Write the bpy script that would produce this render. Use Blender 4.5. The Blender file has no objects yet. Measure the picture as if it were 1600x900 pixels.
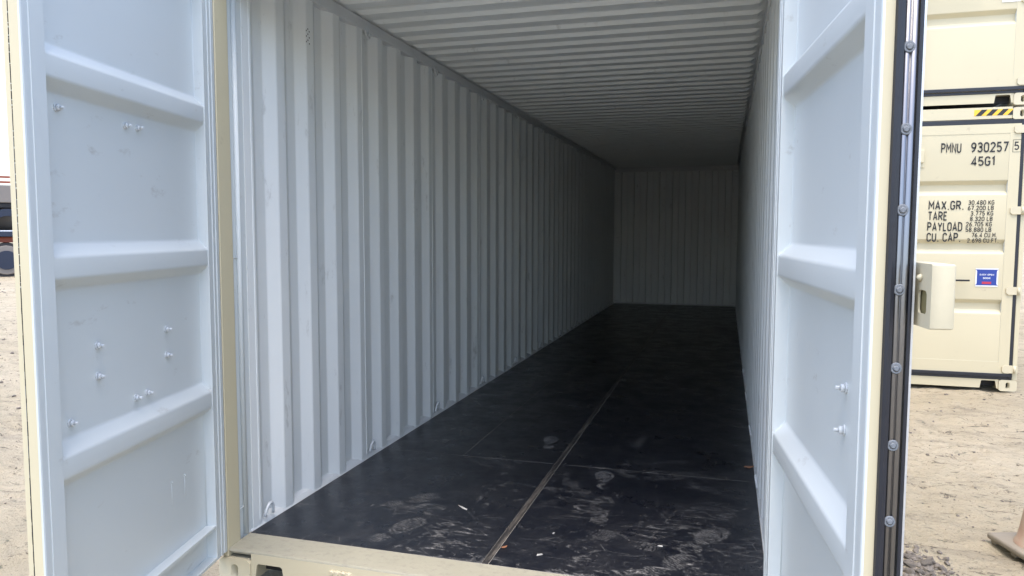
import bpy, bmesh, math, random
import numpy as np
from mathutils import Vector, Matrix
random.seed(7)
rng = np.random.default_rng(7)
SC = bpy.context.scene
COL = SC.collection

# ------------------------------------------------------------------ camera
cam_d = bpy.data.cameras.new("camera"); cam = bpy.data.objects.new("camera", cam_d); COL.objects.link(cam)
cam_d.sensor_width = 36.0; cam_d.lens = 25.973; cam_d.clip_start = 0.05; cam_d.clip_end = 12000
r_ = Vector((0.96052339, 0.27818932, 0.00234758)); f_ = Vector((-0.27721924, 0.95781345, -0.07578178)).normalized()
r_ = (r_ - f_ * r_.dot(f_)).normalized(); u_ = r_.cross(f_)
M4 = Matrix(((r_.x, u_.x, -f_.x, 2.15267), (r_.y, u_.y, -f_.y, -3.04227), (r_.z, u_.z, -f_.z, 1.43295), (0, 0, 0, 1)))
cam.matrix_world = M4
SC.camera = cam

# ------------------------------------------------------------------ light
SUN_EL, SUN_AZ = math.radians(72), math.radians(180)     # azimuth measured from +y towards +x
w = bpy.data.worlds.new("World"); SC.world = w; w.use_nodes = True
nt = w.node_tree; bg = nt.nodes["Background"]
sky = nt.nodes.new("ShaderNodeTexSky"); sky.sky_type = 'NISHITA'; sky.sun_disc = False
sky.sun_elevation = SUN_EL; sky.sun_rotation = SUN_AZ
sky.air_density = 1.0; sky.dust_density = 2.6; sky.ozone_density = 1.0
nt.links.new(sky.outputs[0], bg.inputs[0]); bg.inputs[1].default_value = 0.15
sun_d = bpy.data.lights.new("sun", 'SUN'); sun = bpy.data.objects.new("sun", sun_d); COL.objects.link(sun)
sun_d.energy = 0.5; sun_d.angle = math.radians(20); sun_d.color = (1.0, 0.95, 0.86)
sdir = Vector((math.sin(SUN_AZ) * math.cos(SUN_EL), math.cos(SUN_AZ) * math.cos(SUN_EL), math.sin(SUN_EL)))
sun.rotation_euler = sdir.to_track_quat('Z', 'Y').to_euler()
SC.view_settings.view_transform = 'Standard'; SC.view_settings.look = 'None'
SC.view_settings.exposure = 1.82; SC.view_settings.gamma = 1.0
SC.render.engine = 'CYCLES'
SC.cycles.max_bounces = 14; SC.cycles.diffuse_bounces = 12

# ------------------------------------------------------------------ materials
def nodes(m):
    m.use_nodes = True
    t = m.node_tree
    return t, t.nodes["Principled BSDF"]

def mat(name, col, rough=0.5, metal=0.0, var=0.06, vscale=3.0, stain=None, sscale=8.0, samt=0.0, sth=0.62,
        bump=0.0, bscale=40.0, stretch=(1, 1, 1), rvar=0.1, spec=0.5):
    m = bpy.data.materials.new(name); t, b = nodes(m); N = t.nodes.new; L = t.links.new
    tc = N("ShaderNodeTexCoord"); mp = N("ShaderNodeMapping"); mp.inputs['Scale'].default_value = stretch
    L(tc.outputs['Object'], mp.inputs[0])
    n1 = N("ShaderNodeTexNoise"); n1.inputs['Scale'].default_value = vscale; n1.inputs['Detail'].default_value = 5
    L(mp.outputs[0], n1.inputs['Vector'])
    mx = N("ShaderNodeMix"); mx.data_type = 'RGBA'
    c0 = [max(0, c * (1 - var)) for c in col]; c1 = [min(1, c * (1 + var)) for c in col]
    mx.inputs[6].default_value = (*c0, 1); mx.inputs[7].default_value = (*c1, 1)
    L(n1.outputs[0], mx.inputs[0]); out = mx.outputs[2]
    if stain:
        n2 = N("ShaderNodeTexNoise"); n2.inputs['Scale'].default_value = sscale; n2.inputs['Detail'].default_value = 8
        n2.inputs['Roughness'].default_value = 0.7
        L(mp.outputs[0], n2.inputs['Vector'])
        mr = N("ShaderNodeMapRange"); mr.inputs['From Min'].default_value = sth; mr.inputs['From Max'].default_value = sth + 0.12
        mr.inputs['To Max'].default_value = samt
        L(n2.outputs[0], mr.inputs[0])
        m2 = N("ShaderNodeMix"); m2.data_type = 'RGBA'; m2.inputs[7].default_value = (*stain, 1)
        L(mr.outputs[0], m2.inputs[0]); L(out, m2.inputs[6]); out = m2.outputs[2]
    L(out, b.inputs['Base Color'])
    b.inputs['Metallic'].default_value = metal
    b.inputs['Specular IOR Level'].default_value = spec
    rr = N("ShaderNodeMapRange"); rr.inputs['To Min'].default_value = rough - rvar; rr.inputs['To Max'].default_value = rough + rvar
    L(n1.outputs[0], rr.inputs[0]); L(rr.outputs[0], b.inputs['Roughness'])
    if bump:
        n3 = N("ShaderNodeTexNoise"); n3.inputs['Scale'].default_value = bscale; n3.inputs['Detail'].default_value = 6
        L(mp.outputs[0], n3.inputs['Vector'])
        bp = N("ShaderNodeBump"); bp.inputs['Strength'].default_value = bump; bp.inputs['Distance'].default_value = 0.004
        L(n3.outputs[0], bp.inputs['Height']); L(bp.outputs[0], b.inputs['Normal'])
    return m

M_IN = mat("interior_paint", (0.78, 0.805, 0.80), 0.42, var=0.05, vscale=2.0, stain=(0.30, 0.29, 0.27), sscale=9, samt=0.55, sth=0.615, bump=0.25, bscale=4, stretch=(1, 1, 0.35))
M_DIN = mat("door_interior_paint", (0.615, 0.655, 0.66), 0.36, var=0.04, vscale=1.6, stain=(0.34, 0.32, 0.29), sscale=9, samt=0.55, sth=0.625, bump=0.4, bscale=2.4, stretch=(0.6, 1, 1.3))
M_RAIL = mat("interior_rail_paint", (0.66, 0.68, 0.69), 0.45, stain=(0.25, 0.23, 0.2), sscale=14, samt=0.5, sth=0.6, bump=0.3, bscale=30)
M_CR = mat("cream_paint", (0.575, 0.515, 0.355), 0.45, var=0.05, vscale=1.4, stain=(0.33, 0.27, 0.19), sscale=10, samt=0.45, sth=0.64, bump=0.12, bscale=9)
M_CRP = mat("cream_casting_paint", (0.58, 0.52, 0.37), 0.5, stain=(0.22, 0.16, 0.11), sscale=22, samt=0.5, sth=0.66, bump=0.25, bscale=30)
M_SILL = mat("shaded_worn_sill_paint", (0.37, 0.345, 0.265), 0.5, var=0.06, vscale=5, stain=(0.26, 0.24, 0.20), sscale=26, samt=0.5, sth=0.52, bump=0.6, bscale=40, stretch=(1, 1.6, 1))  # base colour darkened to carry the sill's shade; stain noise and bump are wear
M_RUB = mat("black_rubber", (0.016, 0.018, 0.026), 0.42, var=0.2, vscale=8, stain=(0.14, 0.13, 0.12), sscale=30, samt=0.3, sth=0.66, bump=0.2)
M_STEEL = mat("galvanised_steel", (0.25, 0.25, 0.26), 0.3, metal=0.95, var=0.15, vscale=6, stretch=(1, 1, 0.2), stain=(0.2, 0.17, 0.15), sscale=12, samt=0.5, sth=0.6, bump=0.1)
M_ZINC = mat("zinc_fittings", (0.62, 0.63, 0.65), 0.35, metal=0.6, bump=0.2)
M_RIVET = mat("painted_rivet", (0.17, 0.185, 0.205), 0.65, bump=0.5, bscale=200)
M_BOLT = mat("painted_bolt", (0.64, 0.67, 0.69), 0.4, stain=(0.2, 0.2, 0.18), sscale=160, samt=0.6, sth=0.58, bump=0.8, bscale=200)
M_TEXT = mat("black_lettering", (0.018, 0.018, 0.020), 0.4, var=0.1)
M_WHITE = mat("white_label", (0.8, 0.8, 0.8), 0.35, var=0.02)
M_BLUE = mat("blue_label", (0.02, 0.05, 0.28), 0.35, var=0.05)
M_RED = mat("red_label", (0.45, 0.03, 0.07), 0.4)
M_YEL = mat("yellow_marking", (0.85, 0.50, 0.04), 0.4)
M_DARK = mat("dark_underside", (0.02, 0.02, 0.022), 0.8)
M_CONE = mat("faded_cone_plastic", (0.42, 0.28, 0.21), 0.6, var=0.1, vscale=6, stain=(0.42, 0.34, 0.26), sscale=10, samt=0.7, sth=0.45, bump=0.3)
M_CONEB = mat("dusty_cone_base", (0.235, 0.205, 0.16), 0.8, var=0.15, vscale=8, stain=(0.16, 0.13, 0.1), sscale=20, samt=0.5, sth=0.55, bump=0.5)
M_STONE = mat("stone", (0.165, 0.142, 0.118), 0.9, var=0.35, vscale=9, bump=1.0, bscale=70)
M_LEAF = mat("dry_leaf", (0.28, 0.13, 0.07), 0.6)
M_PAPER = mat("paper_scrap", (0.50, 0.49, 0.46), 0.7)
M_JOINT = mat("dusty_joint", (0.30, 0.28, 0.25), 0.9, var=0.4, vscale=14)
M_STRIP = mat("scuffed_floor_strip", (0.045, 0.042, 0.042), 0.42, metal=0.2, var=0.5, vscale=14, stain=(0.17, 0.15, 0.13), sscale=22, samt=0.8, sth=0.5, stretch=(1.5, 0.15, 1), bump=0.4)
M_TYRE = mat("tyre_rubber", (0.022, 0.022, 0.026), 0.8)
M_TBLUE = mat("blue_paint", (0.012, 0.02, 0.045), 0.4)
M_TRED = mat("red_paint", (0.26, 0.055, 0.03), 0.5)
M_TGREY = mat("grey_paint", (0.19, 0.17, 0.155), 0.5)
M_HILL = mat("far_hill", (0.42, 0.44, 0.46), 1.0)  # distance haze painted in as an even pale blue-grey base colour

def floor_material():
    m = bpy.data.materials.new("black_floor_board"); t, b = nodes(m); N = t.nodes.new; L = t.links.new
    def V(v):
        return v
    def math_(op, a, b_=None, c=None):
        n = N("ShaderNodeMath"); n.operation = op
        for i, x in enumerate((a, b_, c)):
            if x is None: continue
            if isinstance(x, (int, float)): n.inputs[i].default_value = x
            else: L(x, n.inputs[i])
        return n.outputs[0]
    def rng_(x, a, b_, lo=0.0, hi=1.0, smooth=True):
        n = N("ShaderNodeMapRange"); n.interpolation_type = 'SMOOTHSTEP' if smooth else 'LINEAR'
        n.inputs[1].default_value = a; n.inputs[2].default_value = b_; n.inputs[3].default_value = lo; n.inputs[4].default_value = hi
        L(x, n.inputs[0]); return n.outputs[0]
    def noise(vec, s, d=6, r=0.6, dist=0.0):
        n = N("ShaderNodeTexNoise"); n.inputs['Scale'].default_value = s; n.inputs['Detail'].default_value = d
        n.inputs['Roughness'].default_value = r; n.inputs['Distortion'].default_value = dist
        L(vec, n.inputs['Vector']); return n.outputs[0]
    def mapping(vec, sc, rot=0.0, loc=(0, 0, 0)):
        n = N("ShaderNodeMapping"); n.vector_type = 'TEXTURE' if False else 'POINT'
        n.inputs['Scale'].default_value = sc; n.inputs['Rotation'].default_value = (0, 0, rot); n.inputs['Location'].default_value = loc
        L(vec, n.inputs[0]); return n.outputs[0]
    pos = N("ShaderNodeNewGeometry").outputs['Position']
    sep = N("ShaderNodeSeparateXYZ"); L(pos, sep.inputs[0])
    # warped position for irregular prints
    big = noise(pos, 1.7, 4, 0.6, 0.6)
    nearm = rng_(sep.outputs[1], 4.2, -0.1)
    # smears of dust, curved, denser by the door
    smear = noise(mapping(pos, (2.0, 5.0, 1), 0.5), 3.0, 12, 0.78, 1.4)
    fine = noise(mapping(pos, (1.0, 1.8, 1), 0.2), 26, 8, 0.8, 1.5)
    smear_m = math_('MULTIPLY', rng_(smear, 0.50, 0.66), rng_(big, 0.44, 0.60))
    smear2 = noise(mapping(pos, (3.2, 1.8, 1), -0.5), 3.2, 12, 0.8, 2.6)
    smear2_m = math_('MULTIPLY', rng_(smear2, 0.54, 0.70), rng_(noise(pos, 2.2, 3), 0.46, 0.58))
    dust = math_('MULTIPLY', math_('MAXIMUM', smear_m, smear2_m), math_('ADD', math_('MULTIPLY', math_('POWER', nearm, 2.4), 1.0), 0.10))
    dust = math_('MULTIPLY', dust, rng_(fine, 0.36, 0.62, 0.12, 1.0))
    film = math_('MULTIPLY', rng_(noise(pos, 3.3, 10, 0.75, 1.0), 0.42, 0.7), math_('MULTIPLY', nearm, 0.05))
    scr = N("ShaderNodeTexVoronoi"); scr.feature = 'DISTANCE_TO_EDGE'; scr.inputs['Scale'].default_value = 3.0
    L(mapping(pos, (1.0, 3.2, 1), 0.9), scr.inputs['Vector'])
    scr_m = math_('MULTIPLY', rng_(scr.outputs[0], 0.006, 0.002), rng_(noise(pos, 3.9, 2), 0.52, 0.6))
    film = math_('MAXIMUM', film, math_('MULTIPLY', scr_m, math_('MULTIPLY', nearm, 0.4)))
    grain = noise(mapping(pos, (90, 5, 1)), 3.0, 4, 0.6)
    specks = noise(pos, 60, 2, 0.5)
    speck_m = math_('MULTIPLY', rng_(specks, 0.74, 0.78), math_('ADD', math_('MULTIPLY', nearm, 0.55), 0.14))
    dust = math_('MAXIMUM', dust, math_('MAXIMUM', film, speck_m))
    # ---- shoe prints
    g = bpy.data.node_groups.new("shoe_print", 'ShaderNodeTree')
    g.interface.new_socket("Vector", in_out='INPUT', socket_type='NodeSocketVector')
    g.interface.new_socket("Tread", in_out='INPUT', socket_type='NodeSocketFloat')
    g.interface.new_socket("Mask", in_out='OUTPUT', socket_type='NodeSocketFloat')
    gi = g.nodes.new("NodeGroupInput"); go = g.nodes.new("NodeGroupOutput")
    def gm(op, a, b_=None):
        n = g.nodes.new("ShaderNodeMath"); n.operation = op
        for i, x in enumerate((a, b_)):
            if x is None: continue
            if isinstance(x, (int, float)): n.inputs[i].default_value = x
            else: g.links.new(x, n.inputs[i])
        return n.outputs[0]
    gs = g.nodes.new("ShaderNodeSeparateXYZ"); g.links.new(gi.outputs[0], gs.inputs[0])
    def ell(cx, cy, rx, ry):
        a = gm('DIVIDE', gm('SUBTRACT', gs.outputs[0], cx), rx); c = gm('DIVIDE', gm('SUBTRACT', gs.outputs[1], cy), ry)
        return gm('SQRT', gm('ADD', gm('MULTIPLY', a, a), gm('MULTIPLY', c, c)))
    def sm(x, a, c):
        n = g.nodes.new("ShaderNodeMapRange"); n.inputs[1].default_value = a; n.inputs[2].default_value = c
        g.links.new(x, n.inputs[0]); return n.outputs[0]
    e1 = ell(0.0, 0.055, 0.046, 0.088); e2 = ell(0.004, -0.085, 0.034, 0.046)
    sole = gm('MAXIMUM', sm(e1, 1.05, 0.92), sm(e2, 1.05, 0.9))
    ring = gm('SUBTRACT', 1.0, gm('MULTIPLY', gm('MULTIPLY', sm(e1, 0.56, 0.60), sm(e1, 0.70, 0.66)), sm(gs.outputs[0], -.01, .01)))     # curved groove in the sole
    wv = g.nodes.new("ShaderNodeTexWave"); wv.inputs['Scale'].default_value = 28; wv.inputs['Distortion'].default_value = 6; wv.inputs['Detail'].default_value = 2
    wv.bands_direction = 'Y'
    g.links.new(gi.outputs[0], wv.inputs[0])
    tread = gm('ADD', gm('MULTIPLY', sm(wv.outputs[1], 0.35, 0.6), gi.outputs[1]), gm('SUBTRACT', 1.0, gi.outputs[1]))
    g.links.new(gm('MULTIPLY', gm('MULTIPLY', sole, ring), tread), go.inputs[0])
    wnoise = noise(pos, 9, 5, 0.6)
    prints = [(1.02, 1.78, 0.15, 0.25, 0.55, 1), (0.97, 2.30, -0.5, 0.7, 0.42, 1), (1.50, 1.13, 0.1, 0.2, 0.62, 1.05), (1.37, 0.98, 0.7, 0.6, 0.34, .9),
              (1.62, 2.00, 2.9, 0.95, 0.34, 1), (1.86, 1.30, -1.0, 0.95, 0.26, 1.1), (1.56, 0.66, 0.05, 0.9, 0.40, 1.25), (2.08, 0.42, -0.5, 0.85, 0.55, 1.25),
              (0.66, 0.13, -0.4, 0.9, 0.45, 1.2), (0.57, 0.52, -0.8, 0.8, 0.42, 1.1), (0.62, 1.70, -0.2, 0.9, 0.28, 1.0), (0.73, 2.85, -1.1, 0.6, 0.40, 1), (0.80, 3.6, 0.3, .7, .36, 1.1), (1.02, 4.1, -.4, .8, .3, 1), (0.98, 2.9, .4, .6, .36, 1),
              (0.66, 2.62, -1.3, 0.7, 0.40, 1), (0.40, 2.55, -1.2, 0.5, 0.4, 1), (0.86, 1.25, 0.9, 0.9, 0.3, .9), (1.95, 0.12, -0.7, 0.9, 0.5, 1.2), (1.72, 0.32, 1.2, 0.9, 0.35, 1.2)]
    allp = None
    wn = N("ShaderNodeTexNoise"); wn.inputs['Scale'].default_value = 11; wn.inputs['Detail'].default_value = 5; L(pos, wn.inputs['Vector'])
    va = N("ShaderNodeVectorMath"); va.operation = 'MULTIPLY_ADD'; va.inputs[1].default_value = (.05, .05, 0); L(wn.outputs['Color'], va.inputs[0])
    vb = N("ShaderNodeVectorMath"); vb.operation = 'ADD'; vb.inputs[1].default_value = (-.025, -.025, 0); L(pos, vb.inputs[0]); L(vb.outputs[0], va.inputs[2]); wpos = va.outputs[0]
    for (x, y, a, tr, amt, s) in prints:
        s = 1.12 * s
        n = N("ShaderNodeMapping"); n.vector_type = 'TEXTURE'
        n.inputs['Location'].default_value = (x, y, 0); n.inputs['Rotation'].default_value = (0, 0, a); n.inputs['Scale'].default_value = (s, s, 1)
        L(wpos, n.inputs[0])
        gn = N("ShaderNodeGroup"); gn.node_tree = g; L(n.outputs[0], gn.inputs[0]); gn.inputs[1].default_value = tr
        v = math_('MULTIPLY', gn.outputs[0], amt)
        allp = v if allp is None else math_('MAXIMUM', allp, v)
    allp = math_('MULTIPLY', math_('MULTIPLY', allp, rng_(wnoise, 0.38, 0.52)), rng_(noise(mapping(pos, (1, 2.2, 1), .6), 38, 6, 0.8, 1.0), 0.42, 0.56, 0.05, 1.0))
    dust = math_('MAXIMUM', dust, math_('MULTIPLY', allp, 0.95))
    dust = math_('MULTIPLY', dust, rng_(grain, 0.25, 0.6, 0.55, 1.0))
    mx = N("ShaderNodeMix"); mx.data_type = 'RGBA'
    mx.inputs[6].default_value = (0.0075, 0.009, 0.0150, 1); mx.inputs[7].default_value = (0.36, 0.35, 0.34, 1)
    L(dust, mx.inputs[0]); L(mx.outputs[2], b.inputs['Base Color'])
    rv = rng_(noise(pos, 4, 6, 0.7), 0.3, 0.7, 0.24, 0.42)
    L(math_('ADD', rv, math_('MULTIPLY', dust, 0.6)), b.inputs['Roughness'])
    b.inputs['Specular IOR Level'].default_value = 0.45
    bp = N("ShaderNodeBump"); bp.inputs['Strength'].default_value = 0.25; bp.inputs['Distance'].default_value = 0.002
    L(math_('ADD', grain, math_('MULTIPLY', noise(pos, 12, 5), 0.8)), bp.inputs['Height']); L(bp.outputs[0], b.inputs['Normal'])
    return m
M_FLOOR = floor_material()

def ground_material():
    m = bpy.data.materials.new("dusty_ground"); t, b = nodes(m); N = t.nodes.new; L = t.links.new
    pos = N("ShaderNodeNewGeometry").outputs['Position']
    def noise(s, d=8, r=0.65, sc=(1, 1, 1), dist=0.0, rot=0.0):
        mp = N("ShaderNodeMapping"); mp.inputs['Scale'].default_value = sc; mp.inputs['Rotation'].default_value = (0, 0, rot); L(pos, mp.inputs[0])
        n = N("ShaderNodeTexNoise"); n.inputs['Scale'].default_value = s; n.inputs['Detail'].default_value = d; n.inputs['Roughness'].default_value = r
        n.inputs['Distortion'].default_value = dist
        L(mp.outputs[0], n.inputs['Vector']); return n.outputs[0]
    def ramp(x, a, b_, lo=0, hi=1):
        n = N("ShaderNodeMapRange"); n.inputs[1].default_value = a; n.inputs[2].default_value = b_; n.inputs[3].default_value = lo; n.inputs[4].default_value = hi
        L(x, n.inputs[0]); return n.outputs[0]
    def mix(f, a, c):
        n = N("ShaderNodeMix"); n.data_type = 'RGBA'
        for i, x in ((0, f), (6, a), (7, c)):
            if isinstance(x, tuple): n.inputs[i].default_value = (*x, 1)
            else: L(x, n.inputs[i])
        return n.outputs[2]
    c = mix(ramp(noise(0.5), 0.35, 0.65), (0.46, 0.39, 0.272), (0.56, 0.48, 0.35))
    c = mix(ramp(noise(2.0, 10, 0.75, (0.7, 1.8, 1), 0.8), 0.48, 0.64, 0, 0.5), c, (0.25, 0.215, 0.17))
    c = mix(ramp(noise(6.5, 10, 0.8, (0.8, 1.7, 1), 1.0, 0.35), 0.57, 0.615, 0, 0.85), c, (0.085, 0.072, 0.056))
    c = mix(ramp(noise(13, 8, 0.8, (0.8, 1.6, 1), 0.6), 0.57, 0.63, 0, 0.65), c, (0.10, 0.115, 0.09))
    c = mix(ramp(noise(40, 4, 0.7), 0.63, 0.69, 0, 0.75), c, (0.07, 0.06, 0.05))
    L(c, b.inputs['Base Color']); b.inputs['Roughness'].default_value = 0.95; b.inputs['Specular IOR Level'].default_value = 0.15
    ad = N("ShaderNodeMath"); ad.operation = 'ADD'; L(noise(10, 10, 0.75), ad.inputs[0]); L(noise(42, 5, 0.7), ad.inputs[1])
    bp = N("ShaderNodeBump"); bp.inputs['Strength'].default_value = 1.0; bp.inputs['Distance'].default_value = 0.035
    L(ad.outputs[0], bp.inputs['Height']); L(bp.outputs[0], b.inputs['Normal'])
    return m
M_GROUND = ground_material()

# ------------------------------------------------------------------ helpers
def link(name, me, parent=None, mats=None):
    if mats:
        for m in (mats if isinstance(mats, (list, tuple)) else [mats]): me.materials.append(m)
    o = bpy.data.objects.new(name, me); COL.objects.link(o)
    if parent: o.parent = parent
    return o

def empty(name, label, cat, loc=(0, 0, 0), rz=0.0, group=None):
    o = bpy.data.objects.new(name, None); COL.objects.link(o); o.empty_display_size = 0.2
    o.location = loc; o.rotation_euler = (0, 0, rz); o['label'] = label; o['category'] = cat
    if group: o['group'] = group
    return o

def tag(o, label, cat, group=None):
    o['label'] = label; o['category'] = cat
    if group: o['group'] = group
    return o

class MB:
    """collects shapes into one mesh"""
    def __init__(s): s.bm = bmesh.new()
    def box(s, x0, x1, y0, y1, z0, z1, mi=0, bev=0.0):
        b = s.bm
        x0, x1 = sorted((x0, x1)); y0, y1 = sorted((y0, y1)); z0, z1 = sorted((z0, z1))
        v = [b.verts.new((x, y, z)) for z in (z0, z1) for y in (y0, y1) for x in (x0, x1)]
        fs = [b.faces.new([v[i] for i in q]) for q in ((0, 2, 3, 1), (4, 5, 7, 6), (0, 1, 5, 4), (2, 6, 7, 3), (0, 4, 6, 2), (1, 3, 7, 5))]
        for f in fs: f.material_index = mi
        if bev:
            es = list({e for f in fs for e in f.edges})
            r = bmesh.ops.bevel(b, geom=es, offset=bev, segments=2, profile=0.6, affect='EDGES')
            for f in r['faces']: f.material_index = mi; f.smooth = True
        return s
    def prism(s, pts, a0, a1, axis='z', mi=0, smooth=False):
        """polygon pts (2D) extruded along axis"""
        def P(p, a):
            return {'z': (p[0], p[1], a), 'y': (p[0], a, p[1]), 'x': (a, p[0], p[1])}[axis]
        b = s.bm; n = len(pts)
        A = [b.verts.new(P(p, a0)) for p in pts]; B = [b.verts.new(P(p, a1)) for p in pts]
        fs = [b.faces.new(A), b.faces.new(B[::-1])]
        for i in range(n):
            f = b.faces.new((A[i], B[i], B[(i + 1) % n], A[(i + 1) % n])); f.smooth = smooth; fs.append(f)
        for f in fs: f.material_index = mi
        return s
    def sheet(s, prof, a0, a1, P, thick, mi_in=0, mi_out=1, smooth=False, cuts=1):
        """profile polyline [(u,v)] extruded a0..a1 ; P(u,v,a)->xyz ; second layer offset by thick along v"""
        b = s.bm; n = len(prof); As = [a0 + (a1 - a0) * i / cuts for i in range(cuts + 1)]
        I = [[b.verts.new(P(u, v, a)) for a in As] for (u, v) in prof]
        O = [[b.verts.new(P(u, v - thick, a)) for a in As] for (u, v) in prof]
        for i in range(n - 1):
            for j in range(cuts):
                f = b.faces.new((I[i][j], I[i + 1][j], I[i + 1][j + 1], I[i][j + 1])); f.material_index = mi_in; f.smooth = smooth
                f = b.faces.new((O[i][j], O[i][j + 1], O[i + 1][j + 1], O[i + 1][j])); f.material_index = mi_out; f.smooth = smooth
        for j in range(cuts):
            for i in (0, n - 1):
                b.faces.new((I[i][j], I[i][j + 1], O[i][j + 1], O[i][j]))
        for i in range(n - 1):
            for j in (0, cuts):
                b.faces.new((I[i][j], I[i + 1][j], O[i + 1][j], O[i][j]))
        return s
    def cyl(s, p0, p1, r0, r1=None, n=16, mi=0, cap=True):
        r1 = r0 if r1 is None else r1
        p0 = Vector(p0); p1 = Vector(p1); d = (p1 - p0).normalized()
        a = d.orthogonal().normalized(); c = d.cross(a); b = s.bm
        A = [b.verts.new(p0 + (a * math.cos(t) + c * math.sin(t)) * r0) for t in (2 * math.pi * i / n for i in range(n))]
        B = [b.verts.new(p1 + (a * math.cos(t) + c * math.sin(t)) * r1) for t in (2 * math.pi * i / n for i in range(n))]
        for i in range(n):
            f = b.faces.new((A[i], A[(i + 1) % n], B[(i + 1) % n], B[i])); f.smooth = True; f.material_index = mi
        if cap:
            for q in (A[::-1], B):
                f = b.faces.new(q); f.material_index = mi
        return s
    def tube(s, pts, r, n=10, mi=0):
        pts = [Vector(p) for p in pts]; b = s.bm; rings = []
        up = None
        for i, p in enumerate(pts):
            d = (pts[min(i + 1, len(pts) - 1)] - pts[max(i - 1, 0)]).normalized()
            up = d.orthogonal().normalized() if up is None else (up - d * up.dot(d)).normalized()
            c = d.cross(up)
            rings.append([b.verts.new(p + (up * math.cos(t) + c * math.sin(t)) * r) for t in (2 * math.pi * k / n for k in range(n))])
        for A, B in zip(rings, rings[1:]):
            for i in range(n):
                f = b.faces.new((A[i], A[(i + 1) % n], B[(i + 1) % n], B[i])); f.smooth = True; f.material_index = mi
        b.faces.new(rings[0][::-1]); b.faces.new(rings[-1])
        return s
    def lathe(s, prof, c=(0, 0, 0), n=40, mi=0):
        b = s.bm; c = Vector(c); R = []
        for (r, z) in prof:
            R.append([b.verts.new(c + Vector((r * math.cos(t), r * math.sin(t), z))) for t in (2 * math.pi * k / n for k in range(n))])
        for A, B in zip(R, R[1:]):
            for i in range(n):
                f = b.faces.new((A[i], A[(i + 1) % n], B[(i + 1) % n], B[i])); f.smooth = True; f.material_index = mi
        return s
    def holed(s, w, h, hole, y0, y1, cx, cz, mi=0, mi2=None, deep=0.07):
        """plate w x h in XZ at y0 with an oval hole (hole=(hw,hh)) whose tube runs from y0 to y0+deep"""
        b = s.bm; n = 24; sg = 1 if y1 > y0 else -1
        O = []; H = []
        for k in range(n):
            t = 2 * math.pi * (k + 0.5) / n; c, q = math.cos(t), math.sin(t); m = max(abs(c) , abs(q))
            O.append((c / m * w / 2, q / m * h / 2))
            rr = min(hole); e = max(hole) - rr
            hx, hz = rr * c, rr * q
            if hole[1] > hole[0]: hz += e * (1 if q > 0 else -1)
            else: hx += e * (1 if c > 0 else -1)
            H.append((hx, hz))
        Ov = [b.verts.new((cx + x, y0, cz + z)) for x, z in O]; Hv = [b.verts.new((cx + x, y0, cz + z)) for x, z in H]
        Dv = [b.verts.new((cx + x, y0 + sg * deep, cz + z)) for x, z in H]; Bv = [b.verts.new((cx + x, y1, cz + z)) for x, z in O]
        for k in range(n):
            j = (k + 1) % n
            for q in ((Ov[k], Ov[j], Hv[j], Hv[k]), (Ov[k], Bv[k], Bv[j], Ov[j])):
                f = b.faces.new(q); f.material_index = mi
            f = b.faces.new((Hv[k], Hv[j], Dv[j], Dv[k])); f.material_index = mi; f.smooth = True
        f = b.faces.new(Dv); f.material_index = mi if mi2 is None else mi2
        f = b.faces.new(Bv); f.material_index = mi
        return s
    def build(s, name, mats, parent=None, weld=0.0):
        if weld: bmesh.ops.remove_doubles(s.bm, verts=s.bm.verts, dist=weld)
        bmesh.ops.recalc_face_normals(s.bm, faces=s.bm.faces)
        me = bpy.data.meshes.new(name); s.bm.to_mesh(me); s.bm.free()
        return link(name, me, parent, mats)

def fillet(pts, r, seg=3):
    """round the corners of an open polyline"""
    out = [pts[0]]
    for i in range(1, len(pts) - 1):
        p = Vector(pts[i]); a = Vector(pts[i - 1]); c = Vector(pts[i + 1])
        da = (a - p); dc = (c - p); rr = min(r, da.length * 0.45, dc.length * 0.45)
        A = p + da.normalized() * rr; C = p + dc.normalized() * rr
        for k in range(seg + 1):
            t = k / seg; q = (A * (1 - t) + p * t) * (1 - t) + (p * (1 - t) + C * t) * t
            out.append((q.x, q.y))
    out.append(pts[-1]); return out

def arc(cx, cy, rx, ry, a0, a1, n=8):
    return [(cx + rx * math.cos(math.radians(a0 + (a1 - a0) * i / n)), cy + ry * math.sin(math.radians(a0 + (a1 - a0) * i / n))) for i in range(n + 1)]
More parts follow.
